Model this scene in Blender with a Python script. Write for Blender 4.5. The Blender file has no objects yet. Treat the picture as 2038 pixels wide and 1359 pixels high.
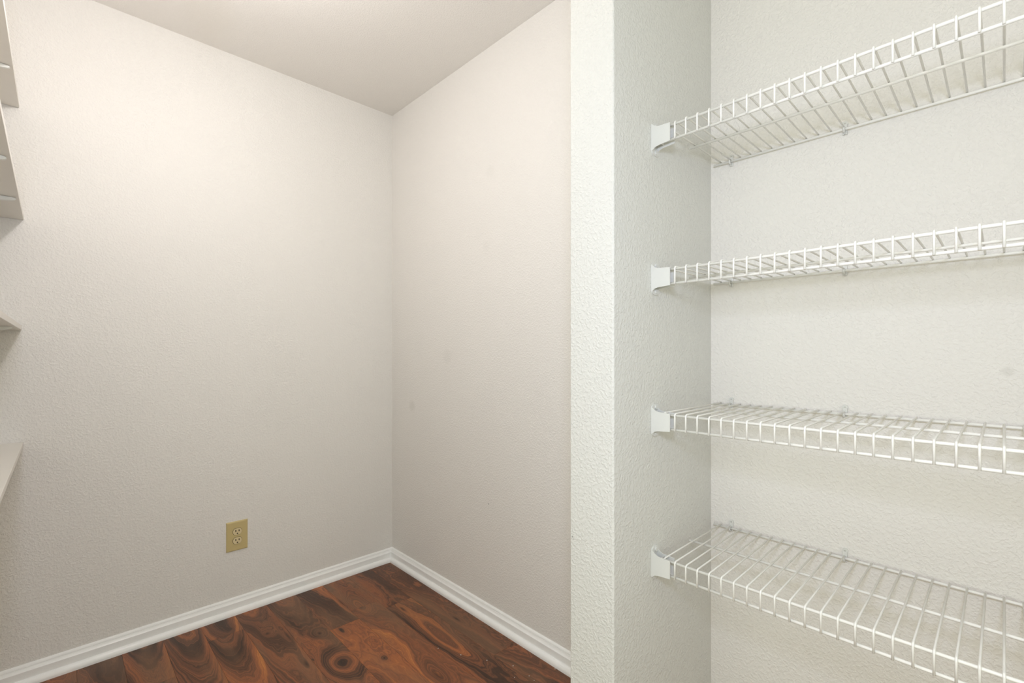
import bpy, bmesh, math, random
from mathutils import Vector, Matrix

sc = bpy.context.scene
C = sc.collection
random.seed(7)

# ------------------------------------------------------------------ dimensions (metres)
H = 1.133            # camera height
CEIL = H + 1.289     # ceiling
XB = 1.310           # right wall (runs on behind the wire shelves)
YA = 2.314           # left wall of the picture (far wall with the outlet)
XC = -0.405          # wall that carries the board shelves
YE = -1.45           # end behind the camera, left open to let fill light in
PX, PY0, PY1 = 0.8355, 0.565, 0.682   # partition stub
SY1 = -0.66          # other end of the wire shelf niche

# ------------------------------------------------------------------ camera
cd = bpy.data.cameras.new('camera'); cam = bpy.data.objects.new('camera', cd); C.objects.link(cam)
cd.sensor_width = 36.0; cd.sensor_fit = 'HORIZONTAL'; cd.lens = 36.0 * 938.0 / 2038.0
cd.shift_y = 20.5 / 2038.0; cd.clip_start = 0.02
cam.location = (0, 0, H); cam.rotation_euler = (math.pi / 2, 0, -math.asin(0.6918))
sc.camera = cam

# ------------------------------------------------------------------ world, lights, exposure
w = bpy.data.worlds.new('world'); sc.world = w; w.use_nodes = True
bg = w.node_tree.nodes['Background']
LAMP = (126.0, 121.0, 122.0)      # radiance of the frosted ceiling lamp
FLASH = (5.75, 6.3, 8.1)      # photographer's flash, watts per channel
FILL = (1.45, 1.48, 1.20)      # ambient fill light, let in through added openings beside and behind the camera
bg.inputs['Color'].default_value = FILL + (1,); bg.inputs['Strength'].default_value = 1.0

def area(name, loc, target, size, power, col, spread=180):
    l = bpy.data.lights.new(name, 'AREA'); l.shape = 'DISK'; l.size = size; l.energy = power
    l.color = col; l.spread = math.radians(spread)
    o = bpy.data.objects.new(name, l); C.objects.link(o); o.location = loc
    o.rotation_euler = (Vector(target) - Vector(loc)).to_track_quat('-Z', 'Y').to_euler()
    return o
LX, LY, LZ = 0.25, 1.38, H + 0.955      # centre of the hanging globe lamp
area('photo_flash', (-0.06, -0.05, H + 0.28), (1.0, 0.75, H + 0.10), 0.16, 1.0, FLASH)

vs = sc.view_settings
vs.view_transform = 'Standard'; vs.look = 'None'; vs.gamma = 1.0; vs.use_curve_mapping = False
vs.exposure = 0.0

# ------------------------------------------------------------------ helpers
def finish(bm, name, m, parent=None, smooth=False, loc=None):
    bmesh.ops.recalc_face_normals(bm, faces=bm.faces)
    me = bpy.data.meshes.new(name); bm.to_mesh(me); bm.free()
    if smooth:
        for p in me.polygons: p.use_smooth = True
    if m: me.materials.append(m)
    o = bpy.data.objects.new(name, me); C.objects.link(o)
    if parent: o.parent = parent
    if loc: o.location = loc
    return o

def box(bm, x0, x1, y0, y1, z0, z1, bev=0.0, seg=2):
    r = bmesh.ops.create_cube(bm, size=1.0)
    vs_ = r['verts']
    for v in vs_:
        v.co = Vector(((x0 + x1) / 2 + v.co.x * (x1 - x0), (y0 + y1) / 2 + v.co.y * (y1 - y0), (z0 + z1) / 2 + v.co.z * (z1 - z0)))
    if bev > 0:
        es = list({e for v in vs_ for e in v.link_edges})
        bmesh.ops.bevel(bm, geom=es, offset=bev, segments=seg, affect='EDGES', profile=0.5)

def tube(bm, pts, r, n=8, cap=True):
    pts = [Vector(p) for p in pts]
    rings = []
    up0 = None
    for i, p in enumerate(pts):
        if i == 0: t = pts[1] - pts[0]
        elif i == len(pts) - 1: t = pts[-1] - pts[-2]
        else: t = (pts[i + 1] - p).normalized() + (p - pts[i - 1]).normalized()
        t.normalize()
        if up0 is None:
            up0 = Vector((0, 0, 1)) if abs(t.z) < 0.9 else Vector((1, 0, 0))
            if abs(t.x) < 0.9 and abs(t.z) < 0.9: up0 = Vector((0, 0, 1))
        a = t.cross(up0)
        if a.length < 1e-5: a = t.cross(Vector((0, 1, 0)))
        a.normalize(); b = a.cross(t).normalized(); up0 = b
        rings.append([bm.verts.new(p + r * (math.cos(2 * math.pi * k / n) * a + math.sin(2 * math.pi * k / n) * b)) for k in range(n)])
    for i in range(len(rings) - 1):
        for k in range(n):
            bm.faces.new((rings[i][k], rings[i][(k + 1) % n], rings[i + 1][(k + 1) % n], rings[i + 1][k]))
    if cap:
        for rg in (rings[0], rings[-1]): bm.faces.new(rg)

def prism(bm, poly, axis, a0, a1):
    """extrude a 2-D polygon; axis 'x': poly=(y,z); 'y': poly=(x,z); 'z': poly=(x,y)"""
    def P(p, a):
        return {'x': (a, p[0], p[1]), 'y': (p[0], a, p[1]), 'z': (p[0], p[1], a)}[axis]
    v0 = [bm.verts.new(P(p, a0)) for p in poly]; v1 = [bm.verts.new(P(p, a1)) for p in poly]
    n = len(poly)
    for i in range(n): bm.faces.new((v0[i], v0[(i + 1) % n], v1[(i + 1) % n], v1[i]))
    bm.faces.new(v0); bm.faces.new(v1)

def empty(name, loc=(0, 0, 0), parent=None):
    o = bpy.data.objects.new(name, None); C.objects.link(o); o.location = loc
    o.empty_display_size = 0.05
    if parent: o.parent = parent
    return o

def copy_tree(o, parent=None):
    c = o.copy(); C.objects.link(c); c.parent = parent
    for ch in list(o.children): copy_tree(ch, c)
    return c

# ------------------------------------------------------------------ materials
class NT:
    def __init__(s, name):
        s.m = bpy.data.materials.new(name); s.m.use_nodes = True
        s.t = s.m.node_tree; s.b = s.t.nodes['Principled BSDF']
    def n(s, kind, **kw):
        nd = s.t.nodes.new(kind)
        for k, v in kw.items(): setattr(nd, k, v)
        return nd
    def l(s, a, b): s.t.links.new(a, b)
    def val(s, sock, v):
        if isinstance(v, bpy.types.NodeSocket): s.l(v, sock)
        else: sock.default_value = v
    def math(s, op, a, b=None, c=None, clamp=False):
        nd = s.n('ShaderNodeMath', operation=op); nd.use_clamp = clamp
        s.val(nd.inputs[0], a)
        if b is not None: s.val(nd.inputs[1], b)
        if c is not None: s.val(nd.inputs[2], c)
        return nd.outputs[0]
    def mix(s, f, a, b, blend='MIX'):
        nd = s.n('ShaderNodeMix', data_type='RGBA', blend_type=blend)
        s.val(nd.inputs[0], f); s.val(nd.inputs[6], a); s.val(nd.inputs[7], b)
        return nd.outputs[2]
    def smooth(s, v, lo, hi, o0=0.0, o1=1.0):
        nd = s.n('ShaderNodeMapRange', interpolation_type='SMOOTHSTEP')
        s.val(nd.inputs[0], v); s.val(nd.inputs[1], lo); s.val(nd.inputs[2], hi)
        s.val(nd.inputs[3], o0); s.val(nd.inputs[4], o1)
        return nd.outputs[0]

def simple(name, col, rough=0.5, spec=0.5, metal=0.0):
    m = NT(name)
    nz = m.n('ShaderNodeTexNoise'); nz.inputs['Scale'].default_value = 40
    tc = m.n('ShaderNodeTexCoord'); m.l(tc.outputs['Object'], nz.inputs['Vector'])
    c2 = tuple(c * 0.96 for c in col[:3]) + (1,)
    m.l(m.mix(nz.outputs['Fac'], tuple(col[:3]) + (1,), c2), m.b.inputs['Base Color'])
    m.b.inputs['Roughness'].default_value = rough
    m.b.inputs['Specular IOR Level'].default_value = spec
    m.b.inputs['Metallic'].default_value = metal
    return m.m

def paint(name, col, marks=(), scale=150.0, dist=0.0015, rough=0.6, strength=0.55):
    """rolled orange-peel paint; marks = [(point, radius, strength, colour)] old smudges on the wall"""
    m = NT(name)
    g = m.n('ShaderNodeNewGeometry')
    pos = g.outputs['Position']
    big = m.n('ShaderNodeTexNoise'); big.inputs['Scale'].default_value = 2.3; m.l(pos, big.inputs['Vector'])
    base = m.mix(big.outputs['Fac'], tuple(c * 1.012 for c in col) + (1,), tuple(c * 0.985 for c in col) + (1,))
    for (p, r, st, mc) in marks:
        dn = m.n('ShaderNodeVectorMath', operation='DISTANCE'); m.l(pos, dn.inputs[0]); dn.inputs[1].default_value = p
        f = m.smooth(dn.outputs['Value'], r * 0.2, r, st, 0.0)
        base = m.mix(f, base, tuple(mc) + (1,))
    m.l(base, m.b.inputs['Base Color'])
    m.b.inputs['Roughness'].default_value = rough
    m.b.inputs['Specular IOR Level'].default_value = 0.35
    warp = m.n('ShaderNodeTexNoise'); warp.inputs['Scale'].default_value = scale * 0.5; warp.inputs['Detail'].default_value = 1
    m.l(pos, warp.inputs['Vector'])
    sc_ = m.n('ShaderNodeVectorMath', operation='SCALE'); m.l(warp.outputs['Color'], sc_.inputs[0]); sc_.inputs[3].default_value = 0.008
    ad = m.n('ShaderNodeVectorMath', operation='ADD'); m.l(pos, ad.inputs[0]); m.l(sc_.outputs[0], ad.inputs[1])
    n1 = m.n('ShaderNodeTexNoise'); n1.inputs['Scale'].default_value = scale; n1.inputs['Detail'].default_value = 2.5
    n1.inputs['Roughness'].default_value = 0.55
    m.l(ad.outputs[0], n1.inputs['Vector'])
    h = m.smooth(n1.outputs['Fac'], 0.40, 0.68)
    n2 = m.n('ShaderNodeTexNoise'); n2.inputs['Scale'].default_value = scale * 0.22; m.l(pos, n2.inputs['Vector'])
    h = m.math('MULTIPLY_ADD', n2.outputs['Fac'], 0.12, h)
    bp = m.n('ShaderNodeBump'); bp.inputs['Strength'].default_value = strength; bp.inputs['Distance'].default_value = dist
    m.l(h, bp.inputs['Height']); m.l(bp.outputs['Normal'], m.b.inputs['Normal'])
    return m.m

GREY = (0.42, 0.40, 0.35)
WALLCOL = (0.81, 0.785, 0.745)
M_wall = paint('wall_paint', WALLCOL, marks=[
    ((XB, 2.113, H - 0.280), 0.040, 0.17, GREY), ((XB, 1.807, H - 0.024), 0.046, 0.09, GREY),
    ((XB, 1.525, H + 0.450), 0.036, 0.06, GREY), ((XB, 1.502, H + 0.764), 0.036, 0.06, GREY),
    ((XB, 1.512, H - 0.645), 0.0036, 0.9, (0.08, 0.07, 0.06)), ((XB, -0.005, H - 0.0385), 0.014, 0.22, GREY),
    ((XB, 0.221, H + 0.231), 0.003, 0.6, GREY)])
M_part = paint('partition_paint_dimmed', (0.685, 0.682, 0.648), marks=[  # wall paint with its colour darkened to offset too much light on the stubs
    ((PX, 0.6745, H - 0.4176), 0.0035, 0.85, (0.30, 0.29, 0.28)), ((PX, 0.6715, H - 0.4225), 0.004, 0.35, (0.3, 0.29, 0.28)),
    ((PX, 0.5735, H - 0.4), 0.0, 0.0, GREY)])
M_ceil = paint('ceiling_paint', (0.83, 0.80, 0.755), scale=190, dist=0.0011, strength=0.5)
M_trim = simple('trim_enamel', (0.95, 0.95, 0.935), 0.25)
M_vinyl = simple('white_vinyl_coating', (0.92, 0.91, 0.87), 0.35)
M_plastic = simple('white_plastic', (0.71, 0.71, 0.68), 0.38)
M_screw = simple('zinc_screw', (0.55, 0.55, 0.52), 0.35, metal=0.6)
M_board = simple('white_melamine', (0.80, 0.765, 0.70), 0.35)
M_arm = simple('white_steel_arm', (0.84, 0.84, 0.80), 0.35)
M_plate = simple('tan_outlet_plate', (0.60, 0.485, 0.235), 0.32)
M_recep = simple('tan_receptacle', (0.74, 0.62, 0.37), 0.35)
M_slot = simple('dark_slot', (0.035, 0.022, 0.012), 0.6)
M_sub = simple('dark_underlay', (0.03, 0.018, 0.01), 0.8)
M_chip = simple('white_paint_chip', (0.85, 0.85, 0.83), 0.5)
M_lampbase = simple('lamp_base_enamel', (0.85, 0.85, 0.83), 0.4)

def lamp_glass():
    m = NT('frosted_lamp_glass')
    m.b.inputs['Base Color'].default_value = (0.9, 0.88, 0.84, 1)
    m.b.inputs['Emission Color'].default_value = LAMP + (1,)
    m.b.inputs['Emission Strength'].default_value = 1.0
    return m.m

KF = 0.985
KNOTS = [  # x, y, rx, ry, ring amplitude, core darkness
    (0.7535, 1.695, 0.040, 0.060, 1.25, 0.9), (0.879, 1.6105, 0.009, 0.013, 0.5, 1.0),
    (1.232, 1.632, 0.012, 0.055, 0.3, 0.95), (1.076, 1.921, 0.012, 0.030, 0.3, 0.7),
    (0.969, 1.391, 0.026, 0.085, 0.7, 0.6), (0.838, 1.897, 0.012, 0.034, 0.4, 0.95),
    (0.765, 1.935, 0.016, 0.026, 0.5, 0.95), (0.978, 2.022, 0.022, 0.070, 0.7, 0.2),
    (1.105, 1.86, 0.012, 0.060, 0.4, 0.85), (1.11, 1.55, 0.026, 0.150, 0.9, 0.0),
    (0.51, 2.22, 0.018, 0.025, 0.25, 0.65), (0.61, 2.08, 0.020, 0.022, 0.2, 0.75),
    (0.665, 2.00, 0.012, 0.11, 0.5, 0.8), (0.93, 2.10, 0.008, 0.10, 0.4, 0.75), (0.655, 1.78, 0.016, 0.06, 0.4, 0.75),
]
def wood():
    m = NT('swirled_acacia_laminate')
    g = m.n('ShaderNodeNewGeometry')
    sx = m.n('ShaderNodeSeparateXYZ'); m.l(g.outputs['Position'], sx.inputs[0])
    X, Y = sx.outputs[0], sx.outputs[1]
    def at(nm):
        a = m.n('ShaderNodeAttribute'); a.attribute_type = 'OBJECT'; a.attribute_name = nm
        return a.outputs['Fac']
    cx, seed, arch, tone, slope = at('grain_centre'), at('grain_seed'), at('grain_arch'), at('grain_tone'), at('grain_slope')
    lx = m.math('SUBTRACT', X, cx)
    off = m.math('MULTIPLY', seed, 3.7)
    # slow 2-D wander of the figure, long in the plank direction
    wob = at('grain_wobble')
    v = m.n('ShaderNodeCombineXYZ'); m.l(m.math('MULTIPLY', X, 8.0), v.inputs[0])
    m.l(m.math('MULTIPLY', Y, 1.9), v.inputs[1]); m.l(off, v.inputs[2])
    n1 = m.n('ShaderNodeTexNoise'); n1.inputs['Scale'].default_value = 1.0; n1.inputs['Detail'].default_value = 1.5
    n1.inputs['Roughness'].default_value = 0.4; n1.inputs['Distortion'].default_value = 0.25
    m.l(v.outputs[0], n1.inputs['Vector'])
    v2 = m.n('ShaderNodeCombineXYZ'); m.l(m.math('MULTIPLY', X, 40.0), v2.inputs[0])
    m.l(m.math('MULTIPLY', Y, 14.0), v2.inputs[1]); m.l(off, v2.inputs[2])
    n2 = m.n('ShaderNodeTexNoise'); n2.inputs['Scale'].default_value = 1.0; n2.inputs['Detail'].default_value = 2.0
    m.l(v2.outputs[0], n2.inputs['Vector'])
    F = m.math('MULTIPLY', n1.outputs['Fac'], wob)
    F = m.math('MULTIPLY_ADD', n2.outputs['Fac'], 0.26, F)
    q = m.math('MULTIPLY', m.math('MULTIPLY', lx, lx), m.math('MULTIPLY', arch, -200.0))
    F = m.math('ADD', F, q)
    F = m.math('MULTIPLY_ADD', Y, slope, F)
    F = m.math('MULTIPLY_ADD', lx, 4.0, F)
    core = None
    for (kx, ky, rx, ry, amp, dk) in KNOTS:
        kx *= KF; ky *= KF
        dx = m.math('DIVIDE', m.math('SUBTRACT', X, kx), rx); dy = m.math('DIVIDE', m.math('SUBTRACT', Y, ky), ry)
        d2 = m.math('ADD', m.math('MULTIPLY', dx, dx), m.math('MULTIPLY', dy, dy))
        gs = m.math('EXPONENT', m.math('MULTIPLY', d2, -0.55))
        F = m.math('MULTIPLY_ADD', gs, amp, F)
        gc = m.math('MULTIPLY', m.math('EXPONENT', m.math('MULTIPLY', d2, -6.0)), dk)
        core = gc if core is None else m.math('MAXIMUM', core, gc)
    # ring bands of uneven width along F
    def band(freq, det, o):
        nn = m.n('ShaderNodeTexNoise', noise_dimensions='1D'); nn.inputs['Scale'].default_value = freq
        nn.inputs['Detail'].default_value = det; nn.inputs['Roughness'].default_value = 0.6
        m.l(m.math('ADD', F, m.math('ADD', off, o)), nn.inputs['W'])
        return nn.outputs['Fac']
    wide = band(1.6, 1.0, 0.0); mid = band(8.5, 2.5, 11.0); fine = band(38.0, 2.5, 31.0)
    # golden sapwood along one plank edge, dark heart lines along the other
    ed = m.math('MULTIPLY', lx, 1 / 0.0626)
    sap = m.math('MULTIPLY', m.smooth(ed, 0.55, 1.0), m.math('MULTIPLY', arch, 0.22))
    t = m.math('MULTIPLY_ADD', wide, 0.85, -0.02)
    t = m.math('MULTIPLY_ADD', m.math('SUBTRACT', mid, 0.5), 0.66, t)
    t = m.math('MULTIPLY_ADD', m.math('SUBTRACT', fine, 0.5), 0.50, t)
    t = m.math('ADD', m.math('ADD', t, tone), sap)
    r = m.n('ShaderNodeValToRGB'); r.color_ramp.interpolation = 'B_SPLINE'
    el = r.color_ramp.elements
    el[0].position = 0.14; el[0].color = (0.045, 0.022, 0.013, 1)
    el[1].position = 0.95; el[1].color = (0.72, 0.31, 0.085, 1)
    for p, c in ((0.28, (0.10, 0.042, 0.022, 1)), (0.40, (0.20, 0.075, 0.035, 1)), (0.52, (0.30, 0.100, 0.040, 1)), (0.64, (0.39, 0.125, 0.042, 1)), (0.80, (0.52, 0.185, 0.050, 1))):
        e = el.new(p); e.color = c
    m.l(t, r.inputs['Fac'])
    col = r.outputs['Color']
    # greyish-brown drift
    dr = m.n('ShaderNodeTexNoise'); dr.inputs['Scale'].default_value = 5.0
    m.l(v.outputs[0], dr.inputs['Vector']); dr.inputs['Scale'].default_value = 0.9
    col = m.mix(m.smooth(dr.outputs['Fac'], 0.42, 0.64, 0.0, 0.6), col, (0.23, 0.118, 0.062, 1))
    col = m.mix(core, col, (0.022, 0.012, 0.008, 1))
    # fine pores along the plank
    v3 = m.n('ShaderNodeCombineXYZ'); m.l(m.math('MULTIPLY', X, 700.0), v3.inputs[0]); m.l(m.math('MULTIPLY', Y, 30.0), v3.inputs[1])
    n3 = m.n('ShaderNodeTexNoise'); n3.inputs['Scale'].default_value = 1.0; m.l(v3.outputs[0], n3.inputs['Vector'])
    col = m.mix(m.smooth(n3.outputs['Fac'], 0.35, 0.75, 0.0, 0.25), col, (0.05, 0.02, 0.01, 1))
    m.l(col, m.b.inputs['Base Color'])
    m.b.inputs['Roughness'].default_value = 0.42
    m.b.inputs['Specular IOR Level'].default_value = 0.4
    bp = m.n('ShaderNodeBump'); bp.inputs['Strength'].default_value = 0.15; bp.inputs['Distance'].default_value = 0.0003
    m.l(n3.outputs['Fac'], bp.inputs['Height']); m.l(bp.outputs['Normal'], m.b.inputs['Normal'])
    return m.m
M_wood = wood()

def struct(o):
    o['kind'] = 'structure'; return o

# ------------------------------------------------------------------ room shell
T = 0.10
bm = bmesh.new(); box(bm, XC - T, XB + T, YE - T, YA + T, -0.08, -0.008); floor = struct(finish(bm, 'floor', M_sub))
bm = bmesh.new(); box(bm, XC - T, XB + T, YE - T, YA + T, CEIL, CEIL + 0.08); struct(finish(bm, 'ceiling', M_ceil))
bm = bmesh.new(); box(bm, XC, XB, YA, YA + T, -0.008, CEIL); struct(finish(bm, 'wall_left', M_wall))
bm = bmesh.new(); box(bm, XB, XB + T, YE, YA + T, -0.008, CEIL); struct(finish(bm, 'wall_right', M_wall))
DX0, DX1, DZ = -0.45, 0.98, 2.05   # unseen opening added beside the camera for fill light; end behind open too
bm = bmesh.new()
prism(bm, [(YE, -0.008), (DX0, -0.008), (DX0, DZ), (DX1, DZ), (DX1, -0.008), (YA + T, -0.008), (YA + T, CEIL), (YE, CEIL)], 'x', XC - T, XC)
struct(finish(bm, 'wall_shelf_side', M_wall))
def stub(name, y0, y1):
    bm = bmesh.new(); box(bm, PX, XB, y0, y1, 0.0, CEIL)
    es = [e for e in bm.edges if all(abs(v.co.x - PX) < 1e-6 for v in e.verts) and abs(e.verts[0].co.z - e.verts[1].co.z) > 1]
    bmesh.ops.bevel(bm, geom=es, offset=0.004, segments=4, affect='EDGES', profile=0.5)
    return struct(finish(bm, name, M_part))
stub('wall_partition', PY0, PY1)
stub('wall_niche_end', SY1 - 0.117, SY1)

# ------------------------------------------------------------------ floor planks (children of floor)
STEP = 0.1251; E0 = 1.167
rows = []      # (x0, x1, joint y, arch, tone, slope)
#        joint y, arch, tone, slope, wobble
look = {0: (1.317, 0.10, -0.02, 0.5, 0.9), 1: (1.892, 0.12, -0.03, 0.6, 1.1), 2: (1.975, 0.10, 0.04, 0.5, 0.9), 3: (1.895, 0.12, 0.01, 0.5, 1.1),
        4: (1.10, 0.30, 0.00, 1.0, 1.6), 5: (1.55, 0.50, -0.04, 1.8, 2.0), 6: (0.95, 0.80, -0.06, 3.0, 1.1), 7: (1.30, 0.90, -0.08, 2.8, 0.9), 8: (0.80, 0.75, -0.09, 2.6, 1.0),
        9: (1.45, 0.3, -0.12, 1.4, 1.2), 10: (1.0, 0.7, 0.0, 3.0, 1.0), 11: (1.6, 0.5, 0.0, 2.0, 1.2), 12: (0.9, 0.6, 0.0, 2.0, 1.2), 13: (1.3, 0.6, 0.0, 2.0, 1.2)}
meshes = {}
for k in range(14):
    x1 = E0 - STEP * (k - 1); x0 = x1 - STEP
    if k == 0: x0, x1 = E0, XB
    x0 = max(x0, XC)
    if x1 - x0 < 0.01: continue
    jy, arch, tone, slope, wob = look[k]
    ys = [jy + 1.2 * i for i in range(-4, 3)]
    ys = [y for y in ys if YE < y < YA]
    ys = [YE] + ys + [YA]
    for j in range(len(ys) - 1):
        ya, yb = ys[j], ys[j + 1]
        wdt, ln = x1 - x0, yb - ya
        key = (round(wdt, 4), round(ln, 4))
        gap = 0.00018
        if key not in meshes:
            bm = bmesh.new(); box(bm, -wdt / 2 + gap, wdt / 2 - gap, -ln / 2 + gap, ln / 2 - gap, -0.008, 0.0)
            es = [e for e in bm.edges if all(v.co.z > -1e-6 for v in e.verts)]
            bmesh.ops.bevel(bm, geom=es, offset=0.0004, segments=1, affect='EDGES')
            o = finish(bm, 'plank', M_wood, floor); meshes[key] = o.data
        else:
            o = bpy.data.objects.new('plank', meshes[key]); C.objects.link(o); o.parent = floor
        o.location = ((x0 + x1) / 2, (ya + yb) / 2, 0)
        o['grain_centre'] = float((x0 + x1) / 2 + random.uniform(-0.012, 0.012))
        o['grain_seed'] = float(random.uniform(0.5, 9.5))
        o['grain_arch'] = float(arch); o['grain_tone'] = float(tone + random.uniform(-0.02, 0.02)); o['grain_slope'] = float(slope); o['grain_wobble'] = float(wob)

# ------------------------------------------------------------------ baseboards with shoe moulding
prof = [(0, 0.0), (0.0150, 0.0), (0.0150, 0.0465), (0.0144, 0.0472), (0.0118, 0.0500), (0.0098, 0.0530), (0.0086, 0.0560),
        (0.0068, 0.0566), (0.0068, 0.0576), (0.0080, 0.0582), (0.0070, 0.0620), (0.0046, 0.0652), (0.0020, 0.0668), (0, 0.0672)]
shoe = [(0.0150, 0.0)] + [(0.0150 + 0.0150, 0.0)] + [(0.0150 + 0.0150 * math.cos(a), 0.004 + 0.0185 * math.sin(a)) for a in [i * math.pi / 16 for i in range(0, 9)]]
def run(profile, name, side, a0, a1, mitre0, mitre1, parent=None):
    """side 'left': along X on the wall y=YA; side 'right': along Y on the wall x=XB"""
    bm = bmesh.new(); ends = []
    for (a, mt) in ((a0, mitre0), (a1, mitre1)):
        ring = []
        for (t, z) in profile:
            p = a + mt * t
            ring.append(bm.verts.new((p, YA - t, z) if side == 'left' else (XB - t, p, z)))
        ends.append(ring)
    n = len(profile)
    for i in range(n): bm.faces.new((ends[0][i], ends[0][(i + 1) % n], ends[1][(i + 1) % n], ends[1][i]))
    bm.faces.new(ends[0]); bm.faces.new(ends[1])
    return finish(bm, name, M_trim, parent)
b1 = struct(run(prof, 'baseboard_left', 'left', XC, XB, 0, -1)); run(shoe, 'shoe_moulding', 'left', XC, XB, 0, -1, b1)
b2 = struct(run(prof, 'baseboard_right', 'right', PY1, YA, 0, -1)); run(shoe, 'shoe_moulding', 'right', PY1, YA, 0, -1, b2)

# ------------------------------------------------------------------ electrical outlet on the left wall
ox, oz = 0.5557, H - 0.8005
out = empty('electrical_outlet', (ox, YA, oz))
out['label'] = 'tan duplex electrical outlet low on the blank cream wall above the baseboard'; out['category'] = 'outlet'
PW, PH = 0.083, 0.1275
bm = bmesh.new()
v = []
for (ins, d) in ((0.0, 0.0), (0.0, -0.0025), (0.0012, -0.0045), (0.0045, -0.0062)):
    v.append([bm.verts.new(((PW / 2 - ins) * sx_, d, (PH / 2 - ins) * sz_)) for sx_, sz_ in ((-1, -1), (1, -1), (1, 1), (-1, 1))])
for a, b in zip(v, v[1:]):
    for i in range(4): bm.faces.new((a[i], a[(i + 1) % 4], b[(i + 1) % 4], b[i]))
bm.faces.new(v[0]); bm.faces.new(v[-1])
finish(bm, 'cover_plate', M_plate, out)
def recep_outline(r, flat):
    pts = []
    for i in range(28):
        a = 2 * math.pi * i / 28
        pts.append((r * math.cos(a), max(-flat, min(flat, r * math.sin(a)))))
    return pts
first = None
for k, zc in enumerate((0.0195, -0.0195)):
    bm = bmesh.new()
    prism(bm, [(x, z) for x, z in recep_outline(0.0170, 0.0138)], 'y', -0.0062, -0.0085)
    r_ = finish(bm, 'receptacle', M_recep, out, loc=(0, 0, zc))
    bm = bmesh.new()
    prism(bm, [(x, z) for x, z in recep_outline(0.0181, 0.0149)], 'y', -0.0055, -0.0066)
    finish(bm, 'shadow_gap', M_slot, r_)
    for sx_, hh in ((-0.0064, 0.0046), (0.0064, 0.0038)):
        bm = bmesh.new(); box(bm, sx_ - 0.0017, sx_ + 0.0017, -0.0088, -0.0070, 0.0035 - hh, 0.0035 + hh); finish(bm, 'slot', M_slot, r_)
    bm = bmesh.new()
    prism(bm, [(0.0029 * math.cos(a), -0.0080 + 0.0029 * math.sin(a)) for a in [i * math.pi / 6 for i in range(12)]], 'y', -0.0070, -0.0088)
    finish(bm, 'ground_hole', M_slot, r_)
bm = bmesh.new(); prism(bm, [(0.0030 * math.cos(a), 0.0030 * math.sin(a)) for a in [i * math.pi / 7 for i in range(14)]], 'y', -0.0060, -0.0074)
box(bm, -0.0024, 0.0024, -0.0078, -0.0070, -0.0004, 0.0004)
finish(bm, 'screw', M_plate, out)

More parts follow.
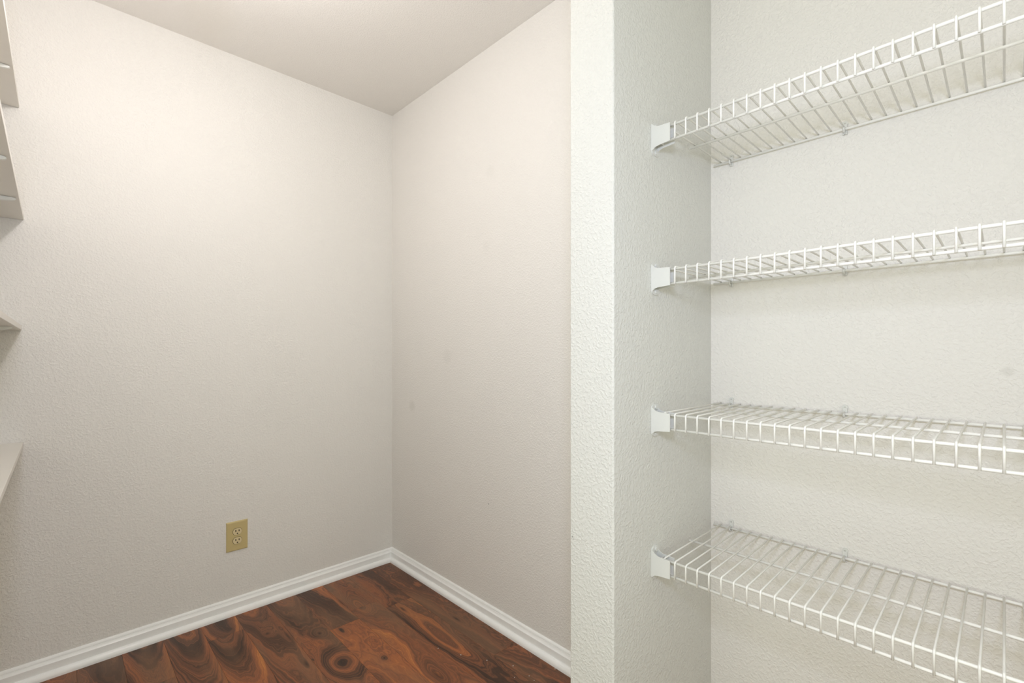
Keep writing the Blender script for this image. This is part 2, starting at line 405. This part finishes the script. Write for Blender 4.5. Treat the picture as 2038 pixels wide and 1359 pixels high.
# ------------------------------------------------------------------ wire shelves in the niche
XF, XM, XR = 0.9937, 1.142, 1.2985
RAIL, WIRE = 0.0030, 0.0019
LIP = 0.0320
YS, YN = 0.5525, SY1 + 0.0125
def make_wire_shelf():
    root = empty('wire_shelf', (0, 0, 0))
    def rail(name, x, z, y0, y1):
        bm = bmesh.new(); tube(bm, [(x, y0, z), (x, y1, z)], RAIL, 10); return finish(bm, name, M_vinyl, root, smooth=True)
    rail('front_rail', XF, 0, YS - 0.012, YN + 0.012); rail('lip_rail', XF, -LIP, YS - 0.012, YN + 0.012)
    rail('middle_rail', XM, 0, YS - 0.005, YN + 0.005); rail('back_rail', XR, 0, YS, YN)
    zt = RAIL + WIRE - 0.0003; xf = XF - RAIL - WIRE + 0.0003
    bend = [(xf + 0.005 - 0.005 * math.sin(a), zt - 0.005 + 0.005 * math.cos(a)) for a in [i * math.pi / 8 for i in range(5)]]
    pts = [(XR + 0.0015, 0, zt)] + [(x, 0, z) for x, z in bend] + [(xf, 0, -LIP - 0.0022)]
    y = 0.5331; me = None
    while y > YN + 0.015:
        if me is None:
            bm = bmesh.new(); tube(bm, pts, WIRE, 6); o = finish(bm, 'cross_wire', M_vinyl, root, smooth=True); me = o.data
        else:
            o = bpy.data.objects.new('cross_wire', me); C.objects.link(o); o.parent = root
        o.location = (0, y, 0); y -= 0.0254
    # end brackets: wall plate with eared ends and two cheeks that hold the rails
    def end_bracket(yw, s):
        e = empty('end_bracket', (0, yw, -LIP / 2), root)
        bm = bmesh.new(); pl = []
        cx_, hw, hh = 1.0035, 0.0170, 0.0285
        for i in range(13):
            a = math.pi * i / 12; pl.append((cx_ + hw * math.cos(a), hh + 0.0095 * math.sin(a)))
        for i in range(13):
            a = math.pi + math.pi * i / 12; pl.append((cx_ + hw * math.cos(a), -hh + 0.0095 * math.sin(a)))
        prism(bm, pl, 'y', 0, -s * 0.0032); finish(bm, 'wall_plate', M_plastic, e)
        # cheek profile in (y, z), y measured from the wall
        prf = [(0.001, 0.0315), (0.004, 0.0300), (0.010, 0.0245), (0.018, 0.0215), (0.047, 0.0200), (0.047, -0.0205), (0.018, -0.0225), (0.010, -0.0245), (0.003, -0.0300), (0.001, -0.0305)]
        prf = [(-s * a, b) for a, b in prf]
        for xa, xb in ((0.9858, 0.9880), (1.0080, 1.0100)):
            bm = bmesh.new(); prism(bm, prf, 'x', xa, xb)
            finish(bm, 'cheek', M_plastic, e)
        bm = bmesh.new(); box(bm, 0.9872, 1.0090, min(-s * 0.004, -s * 0.024), max(-s * 0.004, -s * 0.024), -0.010, -0.0085)
        box(bm, 0.9872, 1.0090, min(-s * 0.0215, -s * 0.023), max(-s * 0.0215, -s * 0.023), -0.0190, 0.0185)
        finish(bm, 'web', M_plastic, e)
        for zz in (0.0300, -0.0300):
            bm = bmesh.new(); prism(bm, [(1.0035 + 0.0052 * math.cos(a), zz + 0.0052 * math.sin(a)) for a in [i * math.pi / 8 for i in range(16)]], 'y', -s * 0.003, -s * 0.0062)
            finish(bm, 'screw', M_plastic, e)
        return e
    end_bracket(PY0, 1.0); end_bracket(SY1, -1.0)
    # clips on the back rail
    for i, yc in enumerate((0.5085, 0.2535, -0.36)):
        e = empty('wall_clip', (XB, yc, 0), root)
        bm = bmesh.new()
        prism(bm, [(0.0058 * math.cos(a), 0.0150 + 0.0058 * math.sin(a)) for a in [j * math.pi / 9 for j in range(18)]], 'x', 0, -0.0045)
        box(bm, -0.0060, 0, -0.0046, 0.0046, -0.0105, 0.0140, 0.0012)
        finish(bm, 'clip_body', M_plastic, e)
        bm = bmesh.new()
        pts_ = [(-0.004, -0.0100)] + [(-0.0115 + 0.0058 * math.cos(a), 0.0058 * math.sin(a)) for a in [-math.pi / 2 + j * -math.pi / 7 for j in range(6)]]
        tube(bm, [(x, 0, z - 0.0002) for x, z in [(-0.003, -0.0085), (-0.0115, -0.0058)] + pts_[1:]], 0.0026, 6)
        finish(bm, 'hook', M_plastic, e, smooth=True)
        bm = bmesh.new(); prism(bm, [(0.0020 * math.cos(a), 0.0150 + 0.0020 * math.sin(a)) for a in [j * math.pi / 6 for j in range(12)]], 'x', -0.0040, -0.0052)
        finish(bm, 'screw', M_screw, e)
    return root
ZT = [H + 0.5105, H + 0.1860, H - 0.1430, H - 0.4735]
WLAB = ['white wire shelf in the niche, topmost of four, seen from underneath',
        'white wire shelf in the niche, second from the top, nearly at eye level from below',
        'white wire shelf in the niche, third from the top, grid seen shallowly from above',
        'white wire shelf in the niche, lowest of four, seen well from above']
proto = make_wire_shelf()
for i, z in enumerate(ZT):
    o = proto if i == 0 else copy_tree(proto)
    o.location = (0, 0, z)
    o['label'] = WLAB[i]; o['category'] = 'wire shelf'; o['group'] = 'wire shelves in the niche'

# ------------------------------------------------------------------ board shelves at the left edge
BZ = [H + 0.828, H + 0.449, H + 0.0745, H - 0.3075]      # 1-3: underside, 4: top
TH = 0.016; Y0S = 1.02
FX = [(-0.1010, -0.0945), (-0.0906, -0.0775), (-0.0955, -0.0930), (-0.0915, -0.0925)]   # front edge x at the wall / at Y0S
SLAB = ['white board shelf at the left edge of the picture, topmost of four',
        'white board shelf at the left edge, second from the top, underside with pale bracket tips',
        'white board shelf at the left edge, third from the top, underside a thin sliver',
        'white board shelf at the left edge, lowest of four, its top surface showing']
for i in range(4):
    zb = BZ[i] if i < 3 else BZ[i] - TH
    root = empty('board_shelf', (0, 0, zb))
    root['label'] = SLAB[i]; root['category'] = 'shelf'; root['group'] = 'board shelves on the side wall'
    bm = bmesh.new()
    prism(bm, [(XC + 0.001, Y0S), (FX[i][1], Y0S), (FX[i][0], YA - 0.0015), (XC + 0.001, YA - 0.0015)], 'z', 0, TH)
    bmesh.ops.bevel(bm, geom=[e for e in bm.edges], offset=0.0007, segments=1, affect='EDGES')
    finish(bm, 'board', M_board, root)
    for yb in (1.993, 1.587, 1.181):
        xt = FX[i][0] + (FX[i][1] - FX[i][0]) * (YA - yb) / (YA - Y0S) - 0.006
        bm = bmesh.new()
        poly = [(xt - 0.007, -0.0006), (xt, -0.0030), (xt - 0.0005, -0.0062), (xt - 0.006, -0.0092), (xt - 0.03, -0.0125), (xt - 0.08, -0.0170), (xt - 0.16, -0.024),
                (XC + 0.010, -0.045), (XC + 0.0005, -0.048), (XC + 0.0005, -0.0006)]
        prism(bm, poly, 'y', yb - 0.006, yb + 0.006)
        bmesh.ops.bevel(bm, geom=[e for e in bm.edges], offset=0.0012, segments=2, affect='EDGES')
        finish(bm, 'bracket_arm', M_arm, root)

# ------------------------------------------------------------------ ceiling lamp (just above the top of the picture)
lamp = empty('pendant_lamp', (LX, LY, CEIL))
lamp['label'] = 'short pendant lamp with a round frosted white globe under the ceiling'; lamp['category'] = 'lamp'
def lathe(bm, pr, n=32):
    rings = [[bm.verts.new((r * math.cos(2 * math.pi * k / n), r * math.sin(2 * math.pi * k / n), z)) for k in range(n)] for r, z in pr]
    for a, b in zip(rings, rings[1:]):
        for k in range(n): bm.faces.new((a[k], a[(k + 1) % n], b[(k + 1) % n], b[k]))
    bm.faces.new(rings[0]); bm.faces.new(rings[-1])
GZ = LZ - CEIL; GR = 0.055
bm = bmesh.new(); lathe(bm, [(0.060, 0), (0.060, -0.010), (0.050, -0.022), (0.012, -0.026)]); finish(bm, 'canopy', M_lampbase, lamp)
bm = bmesh.new(); tube(bm, [(0, 0, -0.024), (0, 0, GZ + 0.085)], 0.006, 10); finish(bm, 'stem', M_lampbase, lamp)
bm = bmesh.new(); lathe(bm, [(0.010, GZ + 0.088), (0.022, GZ + 0.082), (0.026, GZ + 0.048), (0.022, GZ + 0.046)]); finish(bm, 'socket_cup', M_lampbase, lamp)
bm = bmesh.new(); bmesh.ops.create_uvsphere(bm, u_segments=20, v_segments=12, radius=GR)
for v_ in bm.verts: v_.co.z += GZ
finish(bm, 'globe', lamp_glass(), lamp, smooth=True)

# ------------------------------------------------------------------ paint chips dropped on the floor near the partition
chips = [(917, 1303), (1021, 1325), (1053, 1345), (969, 1314), (1024, 1348), (1106, 1330), (1063, 1354), (872, 1290)]
bm = bmesh.new()
for (px, py) in chips:
    s = H * 938 / (py - 700); u = (px - 1019) / 938
    x = (0.7220 * u + 0.6918) * s; y = (-0.6918 * u + 0.7220) * s
    r = random.uniform(0.0012, 0.002)
    x = min(x, XB - 0.034)
    poly = [(x + r * random.uniform(0.6, 1.2) * math.cos(a), y + r * random.uniform(0.6, 1.2) * math.sin(a)) for a in [j * math.pi / 3 for j in range(6)]]
    prism(bm, poly, 'z', 0.0, 0.0009)
o = finish(bm, 'paint_chips', M_chip)
o['kind'] = 'stuff'; o['label'] = 'tiny white paint chips scattered on the dark wood floor near the baseboard'; o['category'] = 'paint chips'
